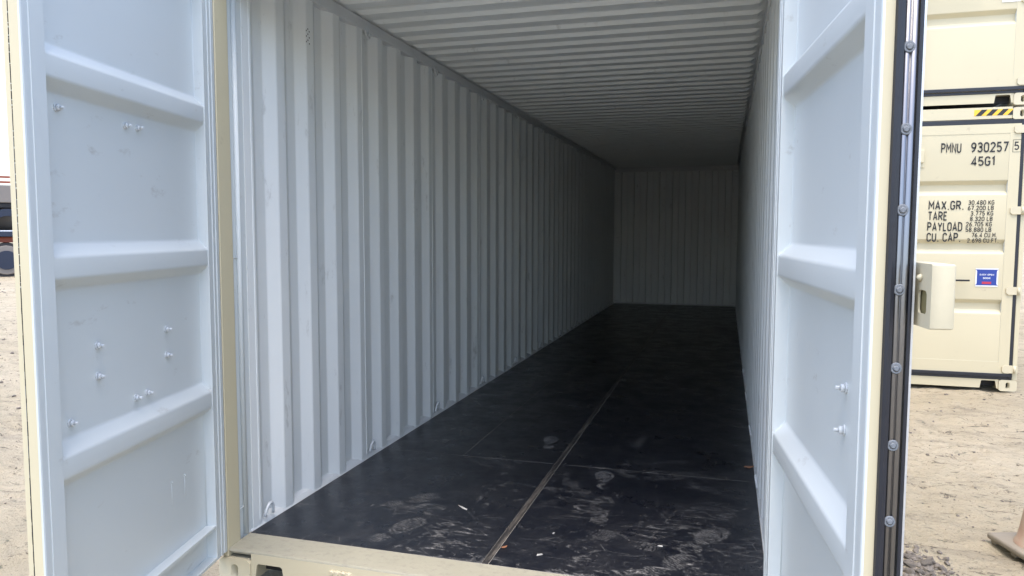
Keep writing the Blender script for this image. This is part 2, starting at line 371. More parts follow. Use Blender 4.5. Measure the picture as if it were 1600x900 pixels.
# narrow rounded signwriter's strokes: glyph -> (width, [polylines]) in a box of height 1
_O = arc(.25, .75, .25, .25, 0, 180) + arc(.25, .25, .25, .25, 180, 360) + [(.5, .75)]
G = {
 'P': (.5, [[(0, 0), (0, 1), (.27, 1)] + arc(.27, .74, .23, .26, 90, -90)[1:] + [(0, .48)]]),
 'R': (.5, [[(0, 0), (0, 1), (.27, 1)] + arc(.27, .75, .23, .25, 90, -90)[1:] + [(0, .50)], [(.24, .5), (.5, 0)]]),
 'M': (.62, [[(0, 0), (0, 1), (.31, .40), (.62, 1), (.62, 0)]]), 'N': (.5, [[(0, 0), (0, 1), (.5, 0), (.5, 1)]]),
 'U': (.5, [[(0, 1), (0, .25)] + arc(.25, .25, .25, .25, 180, 360)[1:] + [(.5, 1)]]),
 '9': (.5, [[(.06, .0), (.30, .16), (.44, .42), (.5, .66)] + arc(.25, .72, .25, .28, 0, 360, 16)]),
 '6': (.5, [[(.42, 1), (.18, .80), (.04, .52), (0, .30)] + arc(.25, .28, .25, .28, 180, 540, 16)]),
 '3': (.5, [arc(.24, .76, .24, .24, 160, -90) + arc(.24, .27, .26, .27, 90, -160)]),
 '0': (.5, [_O]), 'O': (.5, [_O]),
 '2': (.5, [arc(.25, .74, .25, .26, 170, -20) + [(0, 0), (.52, 0)]]),
 '5': (.5, [[(.46, 1), (.06, 1), (.03, .56)] + arc(.24, .30, .26, .30, 100, -150)]),
 '7': (.5, [[(0, 1), (.5, 1), (.17, 0)]]), '4': (.52, [[(.38, 0), (.38, 1), (0, .24), (.53, .24)]]),
 '1': (.22, [[(0, .80), (.2, 1), (.2, 0)]]), '8': (.5, [arc(.25, .75, .22, .25, -90, 270, 16), arc(.25, .25, .25, .25, -90, 270, 16)]),
 'G': (.5, [arc(.25, .75, .25, .25, 10, 180) + arc(.25, .25, .25, .25, 180, 360) + [(.5, .46), (.28, .46)]]),
 'C': (.5, [arc(.25, .75, .25, .25, 0, 180) + arc(.25, .25, .25, .25, 180, 360)]),
 'A': (.56, [[(0, 0), (.28, 1), (.56, 0)], [(.10, .30), (.46, .30)]]), 'X': (.54, [[(0, 1), (.54, 0)], [(0, 0), (.54, 1)]]),
 'T': (.5, [[(0, 1), (.5, 1)], [(.25, 1), (.25, 0)]]), 'E': (.42, [[(.42, 1), (0, 1), (0, 0), (.42, 0)], [(0, .52), (.36, .52)]]),
 'F': (.42, [[(.42, 1), (0, 1), (0, 0)], [(0, .52), (.36, .52)]]), 'L': (.40, [[(0, 1), (0, 0), (.40, 0)]]),
 'Y': (.54, [[(0, 1), (.27, .45), (.54, 1)], [(.27, .45), (.27, 0)]]), 'D': (.5, [[(0, 0), (0, 1), (.22, 1)] + arc(.22, .72, .28, .28, 90, 0)[1:] + arc(.22, .28, .28, .28, 0, -90) + [(0, 0)]]),
 'K': (.5, [[(0, 1), (0, 0)], [(.5, 1), (0, .40)], [(.16, .60), (.5, 0)]]), 'S': (.5, [arc(.25, .76, .24, .24, 20, 270) + arc(.25, .26, .25, .26, 90, -160)]),
 'B': (.5, [[(0, 0), (0, 1), (.25, 1)] + arc(.25, .76, .22, .24, 90, -90)[1:] + [(0, .52)], [(.22, .52)] + arc(.24, .26, .26, .26, 90, -90) + [(0, 0)]]),
 '.': (.13, [[(.065, -.08), (.065, .06)]]), ' ': (.22, []),
}
def letters(name, text, parent, s0, y, z0, height, width=None, sgn_s=-1, m=None, label=None, align='LEFT', stroke=.16):
    """flat painted lettering on the plane y of the parent, reading towards local -X, proud of the plane towards +Y"""
    hw = stroke / 2; x = hw; quads = []; sp = .19; k = 0
    for ch in text:
        wd, lines = G[ch]
        for ln in lines:
            k += 1; P = [Vector((p[0] + x, hw + p[1] * (1 - stroke))) for p in ln]
            closed = (P[0] - P[-1]).length < 1e-4
            L_, R_ = [], []
            for i, p in enumerate(P):
                a = (P[i] - P[i - 1]) if i else ((P[0] - P[-2]) if closed else None); c = (P[i + 1] - P[i]) if i < len(P) - 1 else ((P[1] - P[0]) if closed else None)
                a = a.normalized() if a and a.length > 1e-6 else None; c = c.normalized() if c and c.length > 1e-6 else None
                if a is None: a = c
                if c is None: c = a
                n = Vector((-(a + c).y, (a + c).x))
                n = n.normalized() if n.length > 1e-3 else Vector((-c.y, c.x))
                q = hw / max(.45, n.dot(Vector((-a.y, a.x))))
                L_.append(p + n * q); R_.append(p - n * q)
            for i in range(len(P) - 1): quads.append((k, (L_[i], L_[i + 1], R_[i + 1], R_[i])))
        x += wd + sp + (hw if ch != ' ' else 0)
    tot = x - sp
    sy = height; sx = (width / tot) if width else sy
    off = -tot * sx if align == 'RIGHT' else (-tot * sx / 2 if align == 'CENTER' else 0)
    bm = bmesh.new()
    for kk, q in quads:
        vs = [bm.verts.new((s0 + sgn_s * (p.x * sx + off), y + .00012 * (kk % 3), z0 + p.y * sy)) for p in q]
        bm.faces.new(vs)
    bmesh.ops.recalc_face_normals(bm, faces=bm.faces)
    me = bpy.data.meshes.new(name); bm.to_mesh(me); bm.free()
    o = link(name, me, parent, m or M_TEXT)
    if label: o['label'] = label
    return o

# ------------------------------------------------------------------ ground, hills
def vnoise(x, y, seed):
    xi = np.floor(x).astype(np.int64); yi = np.floor(y).astype(np.int64); xf = x - xi; yf = y - yi
    def h(a, b):
        n = (a * 374761393 + b * 668265263 + seed * 1274126177) & 0xffffffff
        n = ((n ^ (n >> 13)) * 1274126177) & 0xffffffff
        return ((n ^ (n >> 16)) & 0xffff) / 65535.0
    u = xf * xf * (3 - 2 * xf); v = yf * yf * (3 - 2 * yf)
    return (h(xi, yi) * (1 - u) + h(xi + 1, yi) * u) * (1 - v) + (h(xi, yi + 1) * (1 - u) + h(xi + 1, yi + 1) * u) * v
def fbm(x, y, oct_, seed, gain=0.5):
    s = 0; a = 1; tot = 0
    for k in range(oct_):
        s = s + a * (vnoise(x * 2 ** k + 17.3 * k, y * 2 ** k + 9.1 * k, seed + k) - 0.5); tot += a; a *= gain
    return s / tot

def ax(segs):
    o = []
    for a, b, st in segs: o += list(np.arange(a, b - 1e-6, st))
    return np.array(o + [segs[-1][1]])
GX = ax([(-3000, -400, 650), (-400, -60, 40), (-60, -12, 2), (-12, -4.5, 0.15), (-4.5, -1.2, 0.045), (-1.2, 2.6, 0.2), (2.6, 5.6, 0.022), (5.6, 10, 0.2), (10, 60, 5), (60, 400, 40), (400, 3000, 650)])
GY = ax([(-600, -60, 60), (-60, -5, 3), (-5, 0.2, 0.2), (0.2, 6.4, 0.028), (6.4, 14, 0.12), (14, 60, 1.2), (60, 400, 30), (400, 4000, 600)])
XX, YY = np.meshgrid(GX, GY)
near = np.clip(1 - (np.hypot(XX, YY) - 30) / 40, 0, 1)
zz = 0.05 * fbm(XX * 0.5, YY * 0.5, 3, 3) + 0.055 * fbm(XX * 1.6, YY * 2.6, 5, 5, 0.6)
ru = fbm(XX * 7, YY * 9, 4, 11, 0.6); zz = zz + 0.032 * ru - 0.022 * np.clip(0.06 - np.abs(fbm(XX * 2.2 + YY * .8, YY * 5.5 - XX * 1.5, 4, 51, 0.55)), 0, 1) * 10 + 0.02 * np.clip(fbm(XX * 3.2 + 5, YY * 4.5, 4, 21, 0.6) - 0.12, 0, 1) * 3
tr = np.sin((XX * 0.45 - YY * 0.9) * 9.5 + 3 * fbm(XX, YY, 2, 31)) * 0.006 * np.clip(fbm(XX * .6, YY * .6, 2, 33) * 4 + .4, 0, 1)
under = 1 - 0.8 * ((XX > -0.3) & (XX < 2.65) & (YY > -1.5) & (YY < 12.3))
GZ = -0.21 + (zz + tr) * near * under
me = bpy.data.meshes.new("ground")
ny, nx = XX.shape; idx = np.arange(nx * ny).reshape(ny, nx)
V = np.stack([XX, YY, GZ], -1).reshape(-1, 3)
F = np.stack([idx[:-1, :-1], idx[:-1, 1:], idx[1:, 1:], idx[1:, :-1]], -1).reshape(-1, 4)
me.from_pydata(V.tolist(), [], F.tolist()); me.polygons.foreach_set('use_smooth', [True] * len(me.polygons))
gr = link("ground", me, None, M_GROUND); gr['kind'] = 'structure'
def gz(x, y):
    i = np.clip(np.searchsorted(GX, x) - 1, 0, nx - 2); j = np.clip(np.searchsorted(GY, y) - 1, 0, ny - 2)
    return float(GZ[j, i])

# hills on the horizon: a ridge that runs all round the far side
bm = bmesh.new(); rows = []
for k in range(141):
    a = math.radians(-80 + 160 * k / 140); row = []
    hgt = 95 + 330 * max(0, 0.45 + float(fbm(np.array(k * 0.11), np.array(2.0), 5, 41)) * 1.6) * (0.35 + 0.65 * abs(math.sin(a)))
    for d, hh in ((2300, -1), (2600, 0.55), (2900, 1.0), (3600, 0.2)):
        jit = 1 + 0.1 * float(fbm(np.array(k * 0.4), np.array(d * 0.01), 3, 43))
        row.append(bm.verts.new((math.sin(a) * d, math.cos(a) * d, -1 if hh < 0 else hgt * hh * jit)))
    rows.append(row)
for A, B in zip(rows, rows[1:]):
    for i in range(3): bm.faces.new((A[i], B[i], B[i + 1], A[i + 1])).smooth = True
me = bpy.data.meshes.new("hills"); bm.to_mesh(me); bm.free(); hl = link("hills", me, None, M_HILL); hl['kind'] = 'structure'

# ------------------------------------------------------------------ container pieces
DB, DT = -0.022, 2.565            # door bottom and top
PD = 0.045                        # panel recess behind the inner face
FT = 0.052                        # door thickness

def door(parent, hinge, ang, sgn, kind, W=1.17, mark=None):
    """door in local axes: X from hinge to free edge, Z up; inside faces local Y*sgn"""
    T = lambda t: t * sgn           # t: 0 at the inner face, negative to the outside
    d = bpy.data.objects.new("container_door", None); COL.objects.link(d); d.parent = parent; d.empty_display_size = 0.2
    d.location = hinge; d.rotation_euler = (0, 0, ang)
    if kind == 'left_open': d['label'] = "left door swung open, pale grey inside face"
    if kind == 'right_open': d['label'] = "right door swung open, black seal on its edge"
    if mark: d['label'] = mark
    # hinge stile with shallow vertical grooves on its inner face
    pr = [(-0.010, 0), (0.012, 0), (0.014, -0.004), (0.026, -0.004), (0.028, 0), (0.042, 0), (0.044, -0.004), (0.056, -0.004), (0.058, 0),
          (0.086, 0), (0.086, -FT), (-0.010, -FT)]
    for nm, pts, mats in (("hinge_stile", pr, None),
                          ("free_stile", [(1.055, 0), (1.115, 0), (1.1165, -0.002), (1.130, -0.002), (1.1315, 0), (W - 0.006, 0), (W - 0.0015, -0.0015), (W, -0.006), (W, -0.034), (W - 0.004, -0.0355), (W, -0.037), (W, -FT), (1.055, -FT)], None)):
        b = MB(); b.prism([(x, T(y)) for x, y in pts], DB, DT, 'z', 0)
        bmesh.ops.recalc_face_normals(b.bm, faces=b.bm.faces)
        for f in b.bm.faces:
            n = f.normal; c = f.calc_center_median()
            inner = (n.y * sgn > 0.3) or (nm == "hinge_stile" and n.x > 0.5 and abs(c.y) < 0.05)
            f.material_index = 0 if inner else 1
        b.build(nm, [M_DIN, M_CR], d)
    # bottom rail: channel with a shelf flange, top rail
    b = MB(); x0, x1 = 0.0862, 1.0548
    b.box(x0, x1, T(-0.001), T(-FT), 0.122, 0.135, 0); b.box(x0, x1, T(-0.001), T(-FT + .004), DB, DB + 0.012, 0)
    b.box(x0, x1, T(-PD - .001), T(-FT), DB + 0.012, 0.122, 0)
    o = b.build("bottom_rail", [M_DIN, M_CR], d)
    for p in o.data.polygons:
        if p.normal.y * sgn < -0.5: p.material_index = 1
    b = MB(); b.box(x0, x1, T(-0.001), T(-FT), 2.47, DT, 0)
    o = b.build("top_rail", [M_DIN, M_CR], d)
    for p in o.data.polygons:
        if p.normal.y * sgn < -0.5: p.material_index = 1
    # pressed panel with three horizontal ribs
    prof = [(0.1352, -PD)]
    for z in (0.668, 1.286, 1.890):
        prof += [(z - 0.036, -PD), (z, -0.003), (z + 0.068, -0.003), (z + 0.108, -PD)]
    prof += [(2.4698, -PD)]
    prof = fillet(prof, 0.008, 3)
    b = MB()
    b.sheet(prof, x0, x1, lambda u, v, a: (a, T(v), u), 0.004, 0, 1, smooth=False, cuts=1)
    o = b.build("door_panel", [M_DIN, M_CR], d)
    for p in o.data.polygons:
        if abs(p.normal.x) < 0.5: p.use_smooth = True
    try:
        o.data.set_sharp_from_angle(angle=math.radians(32))
    except Exception: pass
    # thin weld bead along the panel edge
    b = MB()
    pts = [(x0 + .001, T(v + 0.001), u) for u, v in prof]
    b.tube(pts, 0.0022, 6); b.build("weld_bead", M_DIN, d)
    # rubber seals
    zlo, zhi = DB - 0.03, DT + 0.048
    if kind == 'closed':
        b = MB(); b.box(-0.040, W, T(-FT - .001), T(-FT - .010), DB + .0, DB + .036, 0, .004); b.build("bottom_seal", M_RUB, d)
    hy = -FT + 0.012
    b = MB(); b.box(-0.042, -0.011, T(-0.030), T(-0.048), zlo, zhi, 0, 0.004); b.build("hinge_seal", M_RUB, d)
    b = MB(); b.box(-0.0105, W, T(-0.030), T(-0.046), zlo, DB - .001, 0, 0.004); b.build("bottom_seal", M_RUB, d)
    b = MB(); b.box(-0.0105, W, T(-0.030), T(-0.046), DT + .001, zhi, 0, 0.004); b.build("top_seal", M_RUB, d)
    if kind == 'right_open':
        b = MB(); b.prism([(W + .0005, T(-.024)), (W + .009, T(-.026)), (W + .013, T(-.032)), (W + .009, T(-.040)), (W + .0005, T(-.041))], zlo, zhi, 'z'); b.build("rubber_seal", M_RUB, d)
        b = MB()
        cs = [(W + .0005, T(-.0412))] + [(W + .0015 + .0045 * math.sin(q) , T(-.0412 - .0115 * (1 - math.cos(q)) / 2)) for q in np.linspace(0.1, 3.0, 9)] + [(W + .0028 + .0040 * math.sin(q), T(-.0532 - .0125 * (1 - math.cos(q)) / 2)) for q in np.linspace(0.1, 3.1, 9)] + [(W + .0005, T(-.0660))]
        b.prism(cs, DB, DT, 'z', smooth=True); b.build("retainer_strip", M_STEEL, d)
        b = MB(); b.prism([(W - .01, T(-.067)), (W + .007, T(-.067)), (W + .009, T(-.070)), (W + .007, T(-.0735)), (W - .01, T(-.0735))], zlo, zhi, 'z'); b.build("rubber_seal", M_RUB, d)
        b = MB(); b.box(W - .06, W + .007, T(-.074), T(-.0780), DB, DT); b.build("edge_plate", M_ZINC, d)
        me = None
        for k in range(-5, 12):
            z = 0.851 + 0.1565 * k
            if not (DB + .02 < z < DT - .02): continue
            if me is None:
                b = MB(); n = 14
                for (q0, q1, h0, h1) in ((.0122, .0100, 0, .0016), (.0070, .0040, .0016, .0036)):
                    b.cyl((h0, 0, 0), (h1, 0, 0), q0, q1, n)
                o = b.build("seal_rivet", M_RIVET, d); me = o.data
            else:
                o = bpy.data.objects.new("seal_rivet", me); COL.objects.link(o); o.parent = d
            o.location = (W + .0057, T(-.050), z)
    if kind == 'left_open':
        b = MB(); z = DB
        while z < DT - .02:
            h = random.uniform(.004, .03); wv = .0012 + .0016 * abs(math.sin(z * 3.1)) * random.random() + (.0012 if random.random() < .25 else 0)
            q = -.0355 + .0007 * math.sin(z * 9)
            b.box(W - .0015, W + .0004, T(q - wv / 2), T(q + wv / 2), z, min(z + h, DT)); z += h + (random.uniform(0, .006) if math.sin(z * 2.3) < .3 else .0)
        b.build("edge_crack", M_DARK, d)
    # bolts showing on the inside face
    if kind == 'left_open':
        bs = [(0.953, 1.812), (0.594, 1.808), (0.519, 1.810), (0.800, 1.048), (0.803, 0.944), (0.368, 1.047), (0.369, 0.945), (0.513, 0.825), (0.589, 0.823), (0.951, 0.822)]
        chips = [(0.363, 0.425), (0.262, 0.422)]
    elif kind == 'right_open':
        bs = [(0.84, 1.054), (0.836, 0.948)]; chips = []
    else: bs = []; chips = []
    me = None
    for (s_, z) in bs:
        if me is None:
            b = MB()
            b.cyl((0, 0, 0), (0, T(0.003), 0), 0.0105, 0.0105, 16); b.cyl((0, T(0.003), 0), (0, T(0.011), 0), 0.0082, 0.0078, 6); b.cyl((0, T(.011), 0), (0, T(0.021), 0), 0.0042, 0.0036, 10)
            o = b.build("door_bolt", M_BOLT, d); me = o.data
        else:
            o = bpy.data.objects.new("door_bolt", me); COL.objects.link(o); o.parent = d
        o.location = (s_, T(-PD), z); o.rotation_euler = (0, random.uniform(0, 1), 0); o.scale = (1.3, 1.25, 1.3)
    me = None
    for (s_, z) in chips:
        b = MB(); b.cyl((s_, T(-PD), z), (s_, T(-PD + .006), z), .005, .002, 8); b.tube([(s_, T(-PD + .0006), z), (s_, T(-PD + .0008), z - .10)], .0012, 5); b.build("paint_drip", M_DIN, d)
    # outside: hinges, lock rod, vent, handle
    E0 = -FT - .0008
    me = None
    for z in (0.062, 0.873, 1.691, 2.508):
        if me is None:
            b = MB()
            b.prism([(-0.085, -0.036), (-0.03, -0.040), (0.035, -0.040), (0.055, -0.022), (0.055, 0.022), (0.035, 0.040), (-0.03, 0.040), (-0.085, 0.036)], T(-.002), T(-0.014), 'y')
            b.cyl((-0.055, T(-.016), -0.034), (-0.055, T(-.016), 0.034), .012, n=12)
            o = b.build("hinge", M_CRP, d); me = o.data
        else:
            o = bpy.data.objects.new("hinge", me); COL.objects.link(o); o.parent = d
        o.location = (0, T(E0), z)
    rx = 0.945
    b = MB(); b.cyl((rx, T(-0.088), DB - 0.05), (rx, T(-0.088), DT + 0.06), 0.0165, n=14); rod = b.build("lock_rod", M_ZINC, d)
    me = None
    for z in (0.10, 0.55, 1.20, 2.0, 2.46):
        if me is None:
            b = MB(); b.box(-.03, .03, T(-.0), T(-.010), -.045, .045, 0, .003); b.box(-.024, .024, T(-.010), T(-.062), -.014, .014, 0, .005)
            for q in (-.034, .034): b.cyl((0, T(-.010), q), (0, T(-.018), q), .008, n=8)
            o = b.build("rod_bracket", M_ZINC, d); me = o.data
        else:
            o = bpy.data.objects.new("rod_bracket", me); COL.objects.link(o); o.parent = d
        o.location = (rx, T(E0), z)
    for z, q in ((DB - .045, -1), (DT + .05, 1)):
        b = MB(); b.box(rx - .02, rx + .02, T(-.06), T(-.10), z - .02, z + .02, 0, .004); b.box(rx + .0, rx + .05, T(-.07), T(-.085), z - .012, z + .012, 0, .003); b.build("rod_cam", M_ZINC, d)
    b = MB(); b.box(rx - 0.545, rx + .01, T(-.10), T(-.114), .965, .983, 0, .004); b.build("lock_handle", M_DARK if kind == 'closed' else M_ZINC, d)
    b = MB(); b.box(0.855, 0.945 - .0, T(E0), T(E0 - .004), 2.14, 2.345, 0, .001); b.box(0.868, 0.932, T(E0 - .004), T(E0 - .032), 2.19, 2.32, 0, .005); b.build("vent_cover", M_CR, d)
    return d, T

def frame_end(parent, W=2.438, H=2.896, y=0.0, rear=True):
    """corner posts, sill, header and castings of one end; container axes: x 0..W, z 0 bottom, front face at y"""
    me = None
    for cx in (0.081, W - 0.081):
        for cz in (0.059, H - 0.059):
            b = MB(); b.holed(.162, .118, (.019, .034), y - .010, y + .165, 0, 0, 0, 1)
            b.box(-.0805, .0805, y + .155, y + .168, -.0585, .0585)
            o = b.build("corner_casting", [M_CRP, M_DARK], parent); o.location = (cx, 0, cz)

def container(name, label, loc, group, open_doors=False, mark=False, top=False):
    W, H, Lg = 2.438, 2.896, 12.19
    c = empty(name, label, "shipping container", loc, 0.0, group)
    o0 = 0.044        # outer to inner offset in x
    fl = 0.170        # floor top
    frame_end(c, y=0.0)
    # front (far) end castings
    b0 = None
    for cx in (0.081, W - 0.081):
        for cz in (0.059, H - 0.059):
            b = MB(); b.box(cx - .081, cx + .081, Lg - .078, Lg + .004, cz - .059, cz + .059, 0, .006); b.build("corner_casting", M_CRP, c)
    # rear posts
    for sx in (0, 1):
        X = (lambda x: x) if sx == 0 else (lambda x: W - x)
        b = MB(); b.box(X(0.0005), X(0.044), 0.0, 0.090, 0.119, H - 0.119, 0, .004); b.build("corner_post", M_CR, c)
        b = MB()
        b.box(X(0.006), X(0.024), 0.091, 0.142, fl - .06, H - .12)
        b.cyl((X(.032), .147, fl), (X(.032), .147, H - .15), .0125, n=14)
        b.box(X(0.010), X(0.041), .1515, .197, fl - .05, H - .12, 0, .004)
        b.cyl((X(.028), .091, fl + 1.312), (X(.028), .146, fl + 1.309), .004, n=6)
        b.cyl((X(.026), .091, fl + .122), (X(.030), .146, fl + .138), .004, n=6)
        b.build("inner_post", M_DIN, c)
        b = MB(); b.box(X(0.0), X(0.0035) if open_doors else X(.10), Lg - .14, Lg - .002, .119, H - .119, 0, .005); b.build("corner_post", M_CR, c)
    # sill with fork notches, header
    def notch(x0, x1): return [(x0, .024), (x0 + .012, .098), (x0 + .022, .104), (x1 - .022, .104), (x1 - .012, .098), (x1, .024)]
    pts = [(.1625, .024)] + notch(.180, .348 - .014) + [(W - .334, .033)][:0] + notch(W - .334, W - .18) + [(W - .1625, .024), (W - .1625, .1475), (.1625, .1475)]
    b = MB(); b.prism(pts, .0, .012, 'y'); b.build("door_sill", M_CRP if open_doors else M_CR, c)
    b = MB()
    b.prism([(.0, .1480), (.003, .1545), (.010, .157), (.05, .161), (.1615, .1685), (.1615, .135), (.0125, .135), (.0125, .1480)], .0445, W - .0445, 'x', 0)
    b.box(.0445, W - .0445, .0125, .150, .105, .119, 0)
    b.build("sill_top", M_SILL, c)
    b = MB(); b.box(.17, W - .17, .10, .11, .033, .15, 0); b.build("sill_back", M_DARK, c)
    b = MB(); b.box(.1625, W - .1625, 0.0, .09, H - .108, H + .010, 0, .004); b.build("door_header", M_CR, c)
    b = MB(); b.box(.05, W - .05, .092, .16, H - .21, H - .004, 0, .004); b.build("header_lining", M_IN, c)
    # bolt heads on the sill
    if open_doors:
        b = MB(); 
        for q in (.575, .60, .63, .655): b.cyl((q, 0, .118 + random.uniform(-.004, .004)), (q, -.012, .116), .012, .008, 8)
        b.box(.56, .67, -.006, .0, .100, .125, 0, .003)
        b.build("keeper_bracket", M_CRP, c)
    # side rails
    for sx in (0, 1):
        X = (lambda x: x) if sx == 0 else (lambda x: W - x)
        b = MB(); b.prism([(X(.0), .04), (X(.0), .19), (X(.004), .204), (X(.008), .204), (X(.030), .192), (X(.048), .1705), (X(.048), .13), (X(.012), .13), (X(.012), .04)], .17, Lg - .106, 'y')
        o = b.build("bottom_side_rail", [M_RAIL, M_CR], c)
        for p in o.data.polygons:
            if p.normal.x * (1 if sx else -1) > .5 and abs(p.center.x - X(0)) < .004: p.material_index = 1
        b = MB(); b.box(X(.0), X(.050), .17, Lg - .106, fl + 2.655, fl + 2.722, 0, .005)
        o = b.build("top_side_rail", [M_RAIL, M_CR], c)
        for p in o.data.polygons:
            if p.normal.x * (1 if sx else -1) > .5: p.material_index = 1
    if open_doors:
        # corrugated side walls, one object for each welded panel
        Y0, P_ = 0.2525, 0.278                     # container y = world y + 0.255
        def wall_profile(ya, yb, base):
            pts = []; k = math.floor((ya - base) / P_) - 1
            while base + k * P_ < yb:
                s = base + k * P_
                pts += [(s, 0), (s + .070, 0), (s + .138, -.036), (s + .210, -.036)]; k += 1
            def val(y):
                for (a, va), (b_, vb) in zip(pts, pts[1:]):
                    if a <= y <= b_: return va + (vb - va) * (y - a) / max(1e-9, b_ - a)
                return 0
            return [(ya, val(ya))] + [p for p in pts if ya < p[0] < yb] + [(yb, val(yb))]
        base = .205 + .255
        seams = [.187] + [base - .278 + .074 + 1.112 * j for j in range(0, 11)] + [12.15]
        for sx in (0, 1):
            for j, (ya, yb) in enumerate(zip(seams, seams[1:])):
                pr = fillet(wall_profile(ya, yb - .0015, base), .006, 2)
                if sx == 0: Pf = lambda u, v, a: (.044 + v, u, a)
                else: Pf = lambda u, v, a: (W - .044 - v, u, a)
                b = MB(); b.sheet(pr, fl + .008, fl + 2.68, Pf, .002, 0, 1)
                if 0 < j < 11:
                    x = .044 + .0005 if sx == 0 else W - .044 - .0005
                    b.box(x - .001, x + .0015, ya - .016, ya - .004, fl + .03, fl + 2.66, 0)
                o = b.build("wall_panel", [M_IN, M_CR], c)
        # end wall
        pts = []; x = .044
        while x < W - .044:
            pts += [(x, 0), (x + .110, 0), (x + .128, -.0456), (x + .2315, -.0456)]; x += .2495
        pts = [p for p in pts if p[0] < W - .05] + [(W - .044, 0)]
        b = MB(); b.sheet(pts, fl - .005, fl + 2.66, lambda u, v, a: (u, 12.105 - v, a), .002, 0, 1)
        b.build("end_wall", [M_IN, M_CR], c)
        b = MB(); b.box(.0505, W - .0505, 12.07, 12.10, fl + 2.62, fl + 2.7265, 0, .004); b.build("end_wall_top_rail", M_RAIL, c)
        b = MB(); b.box(.076, W - .076, 12.080, 12.103, fl - .004, fl + .03, 0); b.build("end_wall_bottom_rail", M_RAIL, c)
        for x_ in (.06, W - .12):
            for z_ in (.05, 1.32, 2.50, 2.56):
                b = MB(); b.box(x_, x_ + .06, 12.06, 12.07, fl + z_, fl + z_ + .012); b.build("lashing_bar", M_RAIL, c)
        for xa, xb in ((.004, .075), (W - .075, W - .004)):
            b = MB(); b.box(xa, xb, 12.085, 12.150, fl - .06, fl + 2.7265); b.build("front_post", M_IN, c)
        b = MB(); b.box(.0, W, 12.155, 12.16, .03, fl + 2.7265); b.build("front_wall_skin", M_CR, c)
        # roof panels with cross corrugations fading out at the sides
        RP = .2045; ry0 = 1.163 + .255 + .026 - RP * 6
        zt = fl + 2.729; dp = .025
        y = .16; sheets = []
        e0 = [.16] + [ry0 + RP * 5 * j - .03 for j in range(1, 12)] + [12.12]
        e0 = [e for e in e0 if e <= 12.12]
        xs = [.006, .030, .060, .075, .095, .125, .4, W / 2, W - .4, W - .125, W - .095, W - .075, W - .060, W - .03, W - .006]
        fx = [0, 0, 0, .25, .8, 1, 1, 1, 1, 1, .8, .25, 0, 0, 0]
        for ya, yb in zip(e0, e0[1:]):
            ys = [(ya, None)]
            k = math.floor((ya - ry0) / RP)
            prof = []
            while ry0 + k * RP < yb:
                s = ry0 + k * RP
                prof += [(s, 0), (s + .0015, .06), (s + .0095, .94), (s + .011, 1), (s + .088, 1), (s + .0895, .94), (s + .101, .06), (s + .103, 0)]; k += 1
            prof = [(ya, 0)] + [q for q in prof if ya + .002 < q[0] < yb - .002] + [(yb - .002, 0)]
            bm = bmesh.new(); A = []; B = []
            for (yy, v) in prof:
                A.append([bm.verts.new((x, yy, zt - dp * v * f)) for x, f in zip(xs, fx)])
                B.append([bm.verts.new((x, yy, zt - dp * v * f + .002)) for x, f in zip(xs, fx)])
            for i in range(len(prof) - 1):
                for j in range(len(xs) - 1):
                    bm.faces.new((A[i][j], A[i + 1][j], A[i + 1][j + 1], A[i][j + 1])).material_index = 0
                    bm.faces.new((B[i][j], B[i][j + 1], B[i + 1][j + 1], B[i + 1][j])).material_index = 1
            me = bpy.data.meshes.new("roof_panel"); bm.to_mesh(me); bm.free()
            link("roof_panel", me, c, [M_IN, M_CR])
        b = MB(); b.box(.006, W - .006, 12.1015, 12.17, zt + .003, zt + .012); b.box(0, .0058, .16, 12.12, zt - .0138, zt + .008); b.box(W - .0058, W, .16, 12.12, zt - .0138, zt + .008)
        b.box(.0, W, .09, .16, zt - .004, zt + .006); b.build("roof_edge", M_CR, c)
        # floor boards
        ZF = fl
        rowsY = [.1565, 1.593, 4.03, 6.47, 8.91, 11.33, 12.10]
        xc0, xc1 = 1.209, 1.239
        for r, (ya, yb) in enumerate(zip(rowsY, rowsY[1:])):
            cuts = [(.0485, .604), (.604, xc0), (xc1, W - .0485)] if r == 1 else ([(.0485, xc0), (xc1, 1.84), (1.84, W - .0485)] if r == 3 else [(.0485, xc0), (xc1, W - .0485)])
            for xa, xb in cuts:
                dz = random.uniform(-.0008, .0008)
                b = MB(); b.box(xa + .0016, xb - .0016, ya + .0024, yb - .0024, ZF - .028, ZF + dz, 0, .0012)
                b.build("floor_board", M_FLOOR, c)
        b = MB(); b.box(.02, W - .02, .157, 12.11, ZF - .034, ZF - .0012); b.build("floor_joint_filler", M_JOINT, c)
        b = MB(); b.box(xc0 + .001, xc1 - .001, .158, 12.09, ZF - .02, ZF + .0016, 0, .0012); b.build("floor_centre_strip", M_STRIP, c)
        # floor screws in rows across the joints
        b = MB()
        for ya in rowsY[1:5]:
            for q in np.arange(.15, 2.35, .16):
                for dy in (-.03, .03):
                    b.cyl((q, ya + dy, ZF - .001), (q, ya + dy, ZF + .0012), .005, .0042, 8)
        b.build("floor_screws", M_STRIP, c)['kind'] = 'stuff'
        # lashing rings low and high on both walls
        me = None
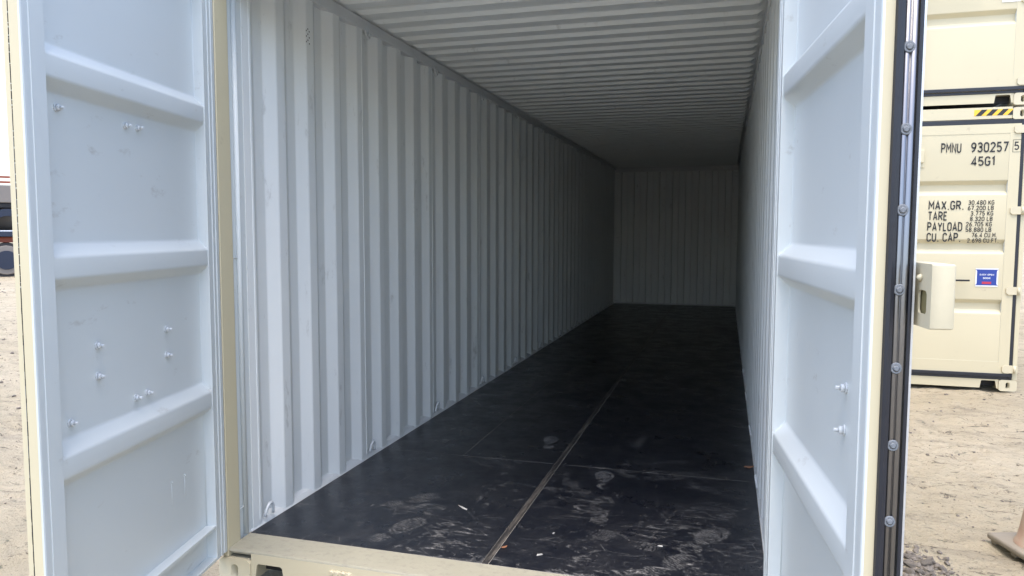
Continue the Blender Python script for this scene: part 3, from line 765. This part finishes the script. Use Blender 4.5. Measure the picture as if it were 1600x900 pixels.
        for sx in (0, 1):
            for z, flip in ((fl + .036, 1), (fl + 2.672, -1)):
                for j in range(11):
                    y = .30 + 1.112 * j + .012 if flip == 1 else .30 + 1.112 * (j + 1) + .012
                    if y > 11.9: continue
                    if me is None:
                        b = MB()
                        arc = [(.010 + .010 * math.sin(t), -.032 * math.cos(t), .062 * math.sin(t) - .006) for t in np.linspace(0, math.pi, 13)]
                        b.tube(arc, .0075, 8); o = b.build("lashing_ring", M_RAIL, c); me = o.data
                    else:
                        o = bpy.data.objects.new("lashing_ring", me); COL.objects.link(o); o.parent = c
                    o.location = (.036 if sx == 0 else W - .036, y, z); o.scale = ((1 if sx == 0 else -1), 1, flip)
        # perforated air vent near the roof on the left wall
        bm = MB()
        for (dy, dz) in [(-.020, 0), (-.020, .022), (-.020, -.022), (0, .030), (0, .010), (0, -.014), (.020, .022), (.020, -.002), (.020, -.026)]:
            bm.cyl((.0443, .752 + dy * .7, fl + 2.46 + dz * 1.3), (.0449, .752 + dy * .7, fl + 2.46 + dz * 1.3), .0042, n=8)
        bm.build("air_vent", M_DARK, c)
        # underside cross members
        me = None
        for k in range(36):
            if me is None:
                b = MB(); b.box(.012, W - .012, -.02, .02, .02, .13); o = b.build("cross_member", M_DARK, c); me = o.data
            else:
                o = bpy.data.objects.new("cross_member", me); COL.objects.link(o); o.parent = c
            o.location = (0, .35 + .33 * k, 0)
    else:
        # closed containers: outer shell only is visible
        prof = []; y = .10
        while y < 12.0:
            prof += [(y, 0), (y + .072, 0), (y + .140, -.036), (y + .210, -.036)]; y += .278
        prof = prof + [(12.1, 0)]
        for sx in (0, 1):
            Pf = (lambda u, v, a: (.006 - v, u, a)) if sx == 0 else (lambda u, v, a: (W - .006 + v, u, a))
            b = MB(); b.sheet(prof, .20, H - .09, Pf, .002 if sx == 0 else .002, 0, 0); b.build("side_wall", M_CR, c)
        b = MB(); b.box(.01, W - .01, .09, 12.12, H - .032, H - .012); b.build("roof", M_CR, c)
        b = MB(); b.box(.02, W - .02, 12.10, 12.12, .15, H - .05); b.build("end_wall", M_CR, c)
        b = MB(); b.box(.05, W - .05, .16, 12.08, .13, .17); b.build("floor", M_DARK, c)
    return c

# ------------------------------------------------------------------ our container
main = container("shipping_container", "nearest cream container, both doors open, pale grey corrugated inside and black floor",
                 (-0.044, -0.255, -0.170), None, open_doors=True)
def yaw_from(a): return math.atan2(a[1], a[0])
aL = math.radians(-90 + 12.2); aR = math.radians(-90 + 5.9)
dl, _ = door(main, (0.044 + 0.0, -0.015, 0.170), aL, 1, 'left_open', W=1.15)
dr, TR = door(main, (0.044 + 2.312, -0.015, 0.170), aR, -1, 'right_open', W=1.17)

# lock box that reaches past the right door's free edge
b = MB()
z0, z1, s0, s1 = 1.250, 1.374, 1.06, 1.236
t0, t1 = -.087, -.129
bm = b.bm
def rr(w0, w1, h0, h1, r, n=5):
    out = []
    for cx, cz, a0 in ((w1 - r, h1 - r, 0), (w0 + r, h1 - r, 90), (w0 + r, h0 + r, 180), (w1 - r, h0 + r, 270)):
        for k in range(n + 1):
            a = math.radians(a0 + 90 * k / n); out.append((cx + r * math.cos(a), cz + r * math.sin(a)))
    return out
outer = rr(s0, s1, z0, z1, .0035); inner = rr(1.170, 1.214, z0 + .026, z1 - .052, .010)
n = len(outer)
O1 = [bm.verts.new((x, TR(t0), z)) for x, z in outer]; O2 = [bm.verts.new((x, TR(t1 + .003), z)) for x, z in outer]
O3 = [bm.verts.new(((x - 1.15) * .97 + 1.15, TR(t1), (z - 1.312) * .96 + 1.312)) for x, z in outer]
I1 = [bm.verts.new((x, TR(t0), z)) for x, z in inner]; I2 = [bm.verts.new((x, TR(t0 - .004), z)) for x, z in inner]
for k in range(n):
    j = (k + 1) % n
    bm.faces.new((O1[k], O1[j], I1[j], I1[k])); bm.faces.new((O1[k], O1[j], O2[j], O2[k])).smooth = True
    bm.faces.new((O2[k], O2[j], O3[j], O3[k])).smooth = True; bm.faces.new((I1[k], I1[j], I2[j], I2[k]))
bm.faces.new(O3)
lb = b.build("lock_box", M_CRP, dr)
b = MB(); b.box(1.150, 1.225, TR(t0 - .0065), TR(t0 - .009), z0 + .01, z1 - .04); b.build("lock_box_lining", mat("ochre_primer", (0.22, 0.19, 0.09), 0.7, var=0.2, vscale=20), dr)
b = MB(); b.cyl((1.180, TR(t0), 1.346), (1.180, TR(t0 + .007), 1.348), .009, .003, 10); b.build("lock_box_lug", M_CRP, dr)
b = MB(); b.box(1.0, 1.11, TR(-.056), TR(-.0855), z0 + .02, z1 - .02, 0, .003); b.build("lock_box_mount", M_CRP, dr)

# ------------------------------------------------------------------ the stack beside and behind
SX, SY, SZ = 5.06 - 2.438, 5.63, -0.20
for k in range(2):
    z = SZ + k * 2.921
    c = container("shipping_container", ("lower closed cream container of the stack at right, with black weight lettering on its door",
                  "upper closed cream container resting on top of the lettered one at right")[k], (SX, SY, z), "cream containers stacked at right")
    d, T = door(c, (2.438 - .090, FT - .012, .170 + .0), math.radians(180), -1, 'closed', W=1.125, mark="right door, closed")
    d.scale = (1, 1, 1)
    d2, T2 = door(c, (.090, FT - .012, .170), 0.0, 1, 'closed', W=1.125, mark="left door, closed")
    E = T(-FT - .0016)
    # S(u): distance from the container's right edge -> local s of the door
    S = lambda u: u - .080
    Z = lambda rz: rz - .170
    if k == 0:
        P = -FT - .0016
        letters("lettering", "PMNU", d, S(.785), T(P), Z(2.452), .105, .185)
        letters("lettering", "930257", d, S(.512), T(P), Z(2.452), .105, .335)
        letters("check_digit", "5", d, S(.128), T(P), Z(2.468), .085, .045)
        b = MB()
        for (a, c_, e, g) in ((.066, .140, 2.448, 2.4515), (.066, .140, 2.5705, 2.574), (.066, .0695, 2.448, 2.574), (.1365, .140, 2.448, 2.574)):
            b.box(S(a), S(c_), T(P), T(P - .0006), Z(e), Z(g))
        b.build("check_digit_box", M_TEXT, d)
        letters("lettering", "45G1", d, S(.505), T(P), Z(2.315), .098, .213)
        for i, (tx, wd) in enumerate((("MAX.GR.", .328), ("TARE", .180), ("PAYLOAD", .325), ("CU. CAP.", .318))):
            letters("lettering", tx, d, S(.878 + .002 * i), T(P), Z(1.870 - .1105 * i), .096, wd)
        ws = [(".512", "30.480 KG", .235), (".512", "67.200 LB", .235), (".", "3.775 KG", .205), (".", "8.320 LB", .205), (".", "26.705 KG", .235), (".", "58.880 LB", .235), (".", "76.4 CU.M.", .23), (".", "2.698 CU.FT.", .285)]
        rights = [.277, .280, .282, .286, .290, .292, .238, .222]
        for i, (_, tx, wd) in enumerate(ws):
            letters("lettering", tx, d, S(rights[i]), T(P), Z(1.921 - .0556 * i), .047, wd, align='RIGHT')
        # blue sticker
        b = MB(); b.box(S(.415), S(.210), T(P), T(P - .0006), Z(1.082), Z(1.270)); st = b.build("sticker", M_WHITE, d)
        b = MB(); b.prism(rr(S(.402), S(.223), Z(1.094), Z(1.258), .022)[::-1], T(P - .0012), T(P - .0016), 'y'); b.build("sticker_field", M_BLUE, d)
        letters("sticker_lettering", "EASY OPEN", d, S(.3125), T(P - .0022), Z(1.196), .017, .128, m=M_WHITE, align='CENTER')
        letters("sticker_lettering", "DOOR", d, S(.3125), T(P - .0022), Z(1.160), .017, .066, m=M_WHITE, align='CENTER')
        b = MB(); b.prism(rr(S(.354), S(.271), Z(1.108), Z(1.132), .006)[::-1], T(P - .0020), T(P - .0024), 'y'); b.build("sticker_bar", M_RED, d)
    else:
        P = -FT - .0016
        b = MB(); b.box(S(.30), S(.12), T(P), T(P - .0012), Z(1.015), Z(1.19)); b.build("placard", M_WHITE, d)
    # hazard stripes on the header
    if k == 0:
        u0, u1, v0, v1 = 2.438 - .506, 2.438 - .152, 2.823, 2.884
        y_ = -.0012
        b = MB(); b.box(u0, u1, y_, y_ + .0008, v0, v1)
        hz = b.build("hazard_marking", M_YEL, c)
        b = MB(); wd = .052; n_ = 4; pitch = (u1 - u0 - .01) / 3.62
        for i in range(4):
            xa = u0 + .012 + i * pitch
            pp = [(xa, v0), (xa + wd, v0), (xa + wd + .055, v1), (xa + .055, v1)]
            pp = [(min(px_, u1), z_) for px_, z_ in pp]
            if i == 3: pp = [(xa, v0), (u1, v0), (u1, v1 - .001), (min(xa + .055, u1 - .001), v1)]
            b.prism(pp, y_ - .0012, y_ - .0004, 'y')
        b.build("hazard_stripe", M_TEXT, hz)

# ------------------------------------------------------------------ traffic cone at lower right
cx, cy = 3.752, 1.215
ca = math.atan2(-.954, .3)
cone = empty("traffic_cone", "faded traffic cone with a thick dusty base on the ground at lower right", "traffic cone", (cx, cy, gz(cx, cy) + .012), ca)
b = MB(); b.box(-.185, .185, -.185, .185, .018, .050, 0, .012)
for q in ((-.15, -.15), (.15, -.15), (-.15, .15), (.15, .15), (0, -.15)): b.box(q[0] - .02, q[0] + .02, q[1] - .02, q[1] + .02, -.002, .019, 0, .004)
b.build("cone_base", M_CONEB, cone)
b = MB(); b.lathe([(.142, .048), (.140, .058), (.130, .070), (.118, .13), (.092, .30), (.066, .47), (.040, .64), (.032, .70), (.030, .715), (.022, .716), (.020, .70)], n=48)
b.build("cone_body", M_CONE, cone)

# ------------------------------------------------------------------ stones and rubble
def stone_mesh(seed, r):
    rs = random.Random(seed); bm = bmesh.new(); bmesh.ops.create_icosphere(bm, subdivisions=2, radius=r)
    k = [Vector((rs.uniform(-1, 1), rs.uniform(-1, 1), rs.uniform(-1, 1))).normalized() for _ in range(6)]
    for v in bm.verts:
        for q in k:
            dd = v.co.dot(q) - r * .62
            if dd > 0: v.co -= q * dd * .85
        v.co += Vector((rs.uniform(-1, 1), rs.uniform(-1, 1), rs.uniform(-1, 1))) * r * .06
    for v in bm.verts: v.co.z *= .7
    me = bpy.data.meshes.new("stone"); bm.to_mesh(me); bm.free(); me.materials.append(M_STONE); return me
SM = [stone_mesh(i, .5) for i in range(7)]
big = [(3.075, .99, .034), (3.135, .93, .042), (3.06, .90, .036), (3.17, .965, .030), (3.10, .86, .040), (3.02, .96, .034), (3.20, .90, .026), (3.045, .84, .044), (3.15, .84, .030), (3.11, 1.03, .022)]
SL = ["at the middle of the rubble heap", "on the right slope of the rubble heap", "left of the middle of the rubble heap", "on the upper right of the rubble heap",
      "in the lower middle of the rubble heap", "at the left edge of the rubble heap, behind the door", "at the right end of the rubble heap", "biggest, at the bottom left of the rubble heap",
      "at the bottom right of the rubble heap", "smallest, at the top of the rubble heap"]
for i, (x, y, s_) in enumerate(big):
    o = bpy.data.objects.new("stone", SM[i % 7]); COL.objects.link(o)
    o.location = (x, y, gz(x, y) + s_ * .25); s_ *= 1.25; o.scale = (s_ * random.uniform(1, 1.5), s_ * random.uniform(.9, 1.3), s_); o.rotation_euler = (random.uniform(-.4, .4), random.uniform(-.4, .4), random.uniform(0, 6))
    tag(o, "broken grey-brown stone " + SL[i], "stone", "stones in the rubble heap")
b = bmesh.new()
def scatter(n, fx, fy, smin, smax):
    for i in range(n):
        x, y = fx(), fy(); s_ = smin * (smax / smin) ** (random.random() ** 2.2)
        mtx = Matrix.Translation((x, y, gz(x, y) + s_ * .1)) @ Matrix.Rotation(random.uniform(0, 6), 4, 'Z') @ Matrix.Rotation(random.uniform(-.5, .5), 4, 'X') @ Matrix.Diagonal((s_ * 1.2, s_, s_ * .7, 1))
        r = bmesh.ops.create_icosphere(b, subdivisions=1, radius=.5, matrix=mtx)
        for v in r['verts']: v.co += Vector((random.uniform(-1, 1), random.uniform(-1, 1), random.uniform(-1, 1))) * s_ * .10
scatter(650, lambda: random.gauss(3.09, .085), lambda: random.gauss(.91, .09), .006, .038)
scatter(900, lambda: random.uniform(2.7, 5.8), lambda: random.uniform(.4, 6.2), .004, .022)
scatter(40, lambda: random.uniform(2.9, 5.5), lambda: random.uniform(.6, 5.6), .014, .04)
scatter(500, lambda: random.uniform(-9, -1.6), lambda: random.uniform(.2, 6.2), .006, .05)
for i in range(420):
    t_ = 9 + 19 * random.random(); q_ = random.gauss(0, .06) * t_
    xx_, yy_ = 2.153 - .775 * t_ + .63 * q_, -3.042 + .632 * t_ + .775 * q_
    scatter(1, lambda: xx_, lambda: yy_, .012, .0045 * t_)
me = bpy.data.meshes.new("gravel"); b.to_mesh(me); b.free()
o = link("gravel", me, None, M_STONE); o['kind'] = 'stuff'

# ------------------------------------------------------------------ litter on the black floor
def scrap(name, pts, x, y, rz, m, label, cat):
    bm = bmesh.new(); top = [bm.verts.new((px, py, .0035 + pz)) for px, py, pz in pts]; bot = [bm.verts.new((px, py, .0015 + pz * .9)) for px, py, pz in pts]
    n = len(pts); bm.faces.new(top); bm.faces.new(bot[::-1])
    for i in range(n): bm.faces.new((top[i], bot[i], bot[(i + 1) % n], top[(i + 1) % n]))
    me = bpy.data.meshes.new(name); bm.to_mesh(me); bm.free(); o = link(name, me, None, m); o.location = (x, y, 0); o.rotation_euler = (0, 0, rz); tag(o, label, cat)
lf = [(-.03, 0, .004), (-.018, .013, .006), (0, .017, .002), (.02, .010, .005), (.034, 0, .010), (.018, -.011, .003), (0, -.015, .001), (-.016, -.011, .005)]
scrap("dry_leaf", lf, 2.315, 1.60, .3, M_LEAF, "small brown dry leaf on the black floor against the right wall", "leaf")
scrap("paper_scrap", [(-.014, -.008, 0), (.014, -.004, .002), (.012, .010, 0), (-.010, .007, 0)], 1.388, .050, .4, M_PAPER, "white paper scrap right of the centre strip, nearest the sill", "scrap")
scrap("paper_scrap", [(-.010, -.005, 0), (.014, -.003, 0), (.010, .006, .003), (-.008, .005, 0)], 1.893, .295, -.2, M_PAPER, "pale scrap on the dusty patch at the right of the floor", "scrap")
scrap("wood_splinter", [(-.05, .0, 0), (-.015, .006, .001), (.03, .008, .002), (.035, .002, 0), (.0, -.004, 0)], .872, .478, -.7, M_PAPER, "thin pale splinter lying on the floor left of the centre strip", "splinter")
scrap("paper_scrap", [(-.008, -.003, 0), (.008, -.003, .001), (.006, .005, 0), (-.005, .004, 0)], 1.395, .298, 1.2, M_PAPER, "tiny white scrap beside the centre strip, further in than the larger one", "scrap")
scrap("dry_leaf", [(q[0] * .5, q[1] * .5, q[2] * .5) for q in lf], 1.215, .08, .9, M_LEAF, "tiny brown leaf fragment on the floor's centre strip near the sill", "leaf")

# ------------------------------------------------------------------ lorry far off at the left
dirv = Vector((-.772, .636, 0)).normalized(); side = Vector((.636, .772, 0))
base = Vector((2.153, -3.042, 0)) + dirv * 33.0
lor = empty("flatbed_lorry", "distant flatbed lorry with blue mudguard and red chassis past the left door", "lorry", (base.x, base.y, gz(base.x, base.y) + 0.0), math.atan2(side.y, side.x))
def wheel(x, y):
    b = MB(); b.cyl((x, y - .15, .60), (x, y + .15, .60), .60, n=28); o = b.build("wheel", M_TYRE, lor)
    b = MB(); b.cyl((x, y - .17, .60), (x, y - .151, .60), .50, .52, n=24); b.build("rim", M_TGREY, o)
    b = MB(); b.cyl((x, y - .20, .60), (x, y - .171, .60), .33, .34, n=20); b.build("hub", M_TBLUE, o)
for x in (-4.0, -2.9, -1.15, 0.0): wheel(x, -1.05)
for x in (-4.0, -2.9, -1.15, 0.0): wheel(x, 1.05)
b = MB(); b.box(-8, .9, -.9, .9, 1.22, 1.42, 0, .02); b.build("chassis", M_TRED, lor)
b = MB(); b.box(-8.2, 1.0, -1.2, 1.2, 1.43, 1.62, 0, .02); b.build("deck", M_TBLUE, lor)
for x in (-1.1, 0.1):
    b = MB(); pts = [(x + .75 * math.cos(t), 1.62 + .80 * math.sin(t)) for t in np.linspace(0, math.pi, 17)] + [(x + .50 * math.cos(t), 1.62 + .55 * math.sin(t)) for t in np.linspace(math.pi, 0, 17)]
    b.prism(pts, -1.2, -.8, 'y'); b.build("mudguard", M_TBLUE, lor)
b = MB(); b.cyl((-3, 0, 2.1), (.7, 0, 2.1), .45, n=20); b.build("drum", M_TGREY, lor)
b = MB(); b.box(-7.5, .95, -1.1, 1.1, 2.45, 2.62, 0, .02); b.build("load_frame", M_DARK, lor)
b = MB(); b.box(-7.5, 1.0, -1.15, 1.15, 2.63, 3.25, 0, .03); b.build("load_box", M_TGREY, lor)
b = MB()
for z in (3.32, 3.50): b.box(-7.5, 1.0, -1.15, -1.08, z, z + .07)
for x in np.arange(-7.4, 1.0, .6): b.box(x, x + .06, -1.15, -1.08, 3.25, 3.5)
b.build("guard_rail", M_TRED, lor)
b = MB(); b.box(-.4, .4, -.3, .3, 0, .42, 0, .03)
blk = b.build("concrete_block", M_WHITE); bp_ = base + side * .75 - dirv * 2; blk.location = (bp_.x, bp_.y, gz(bp_.x, bp_.y)); tag(blk, "small white concrete block on the ground in front of the lorry", "block")
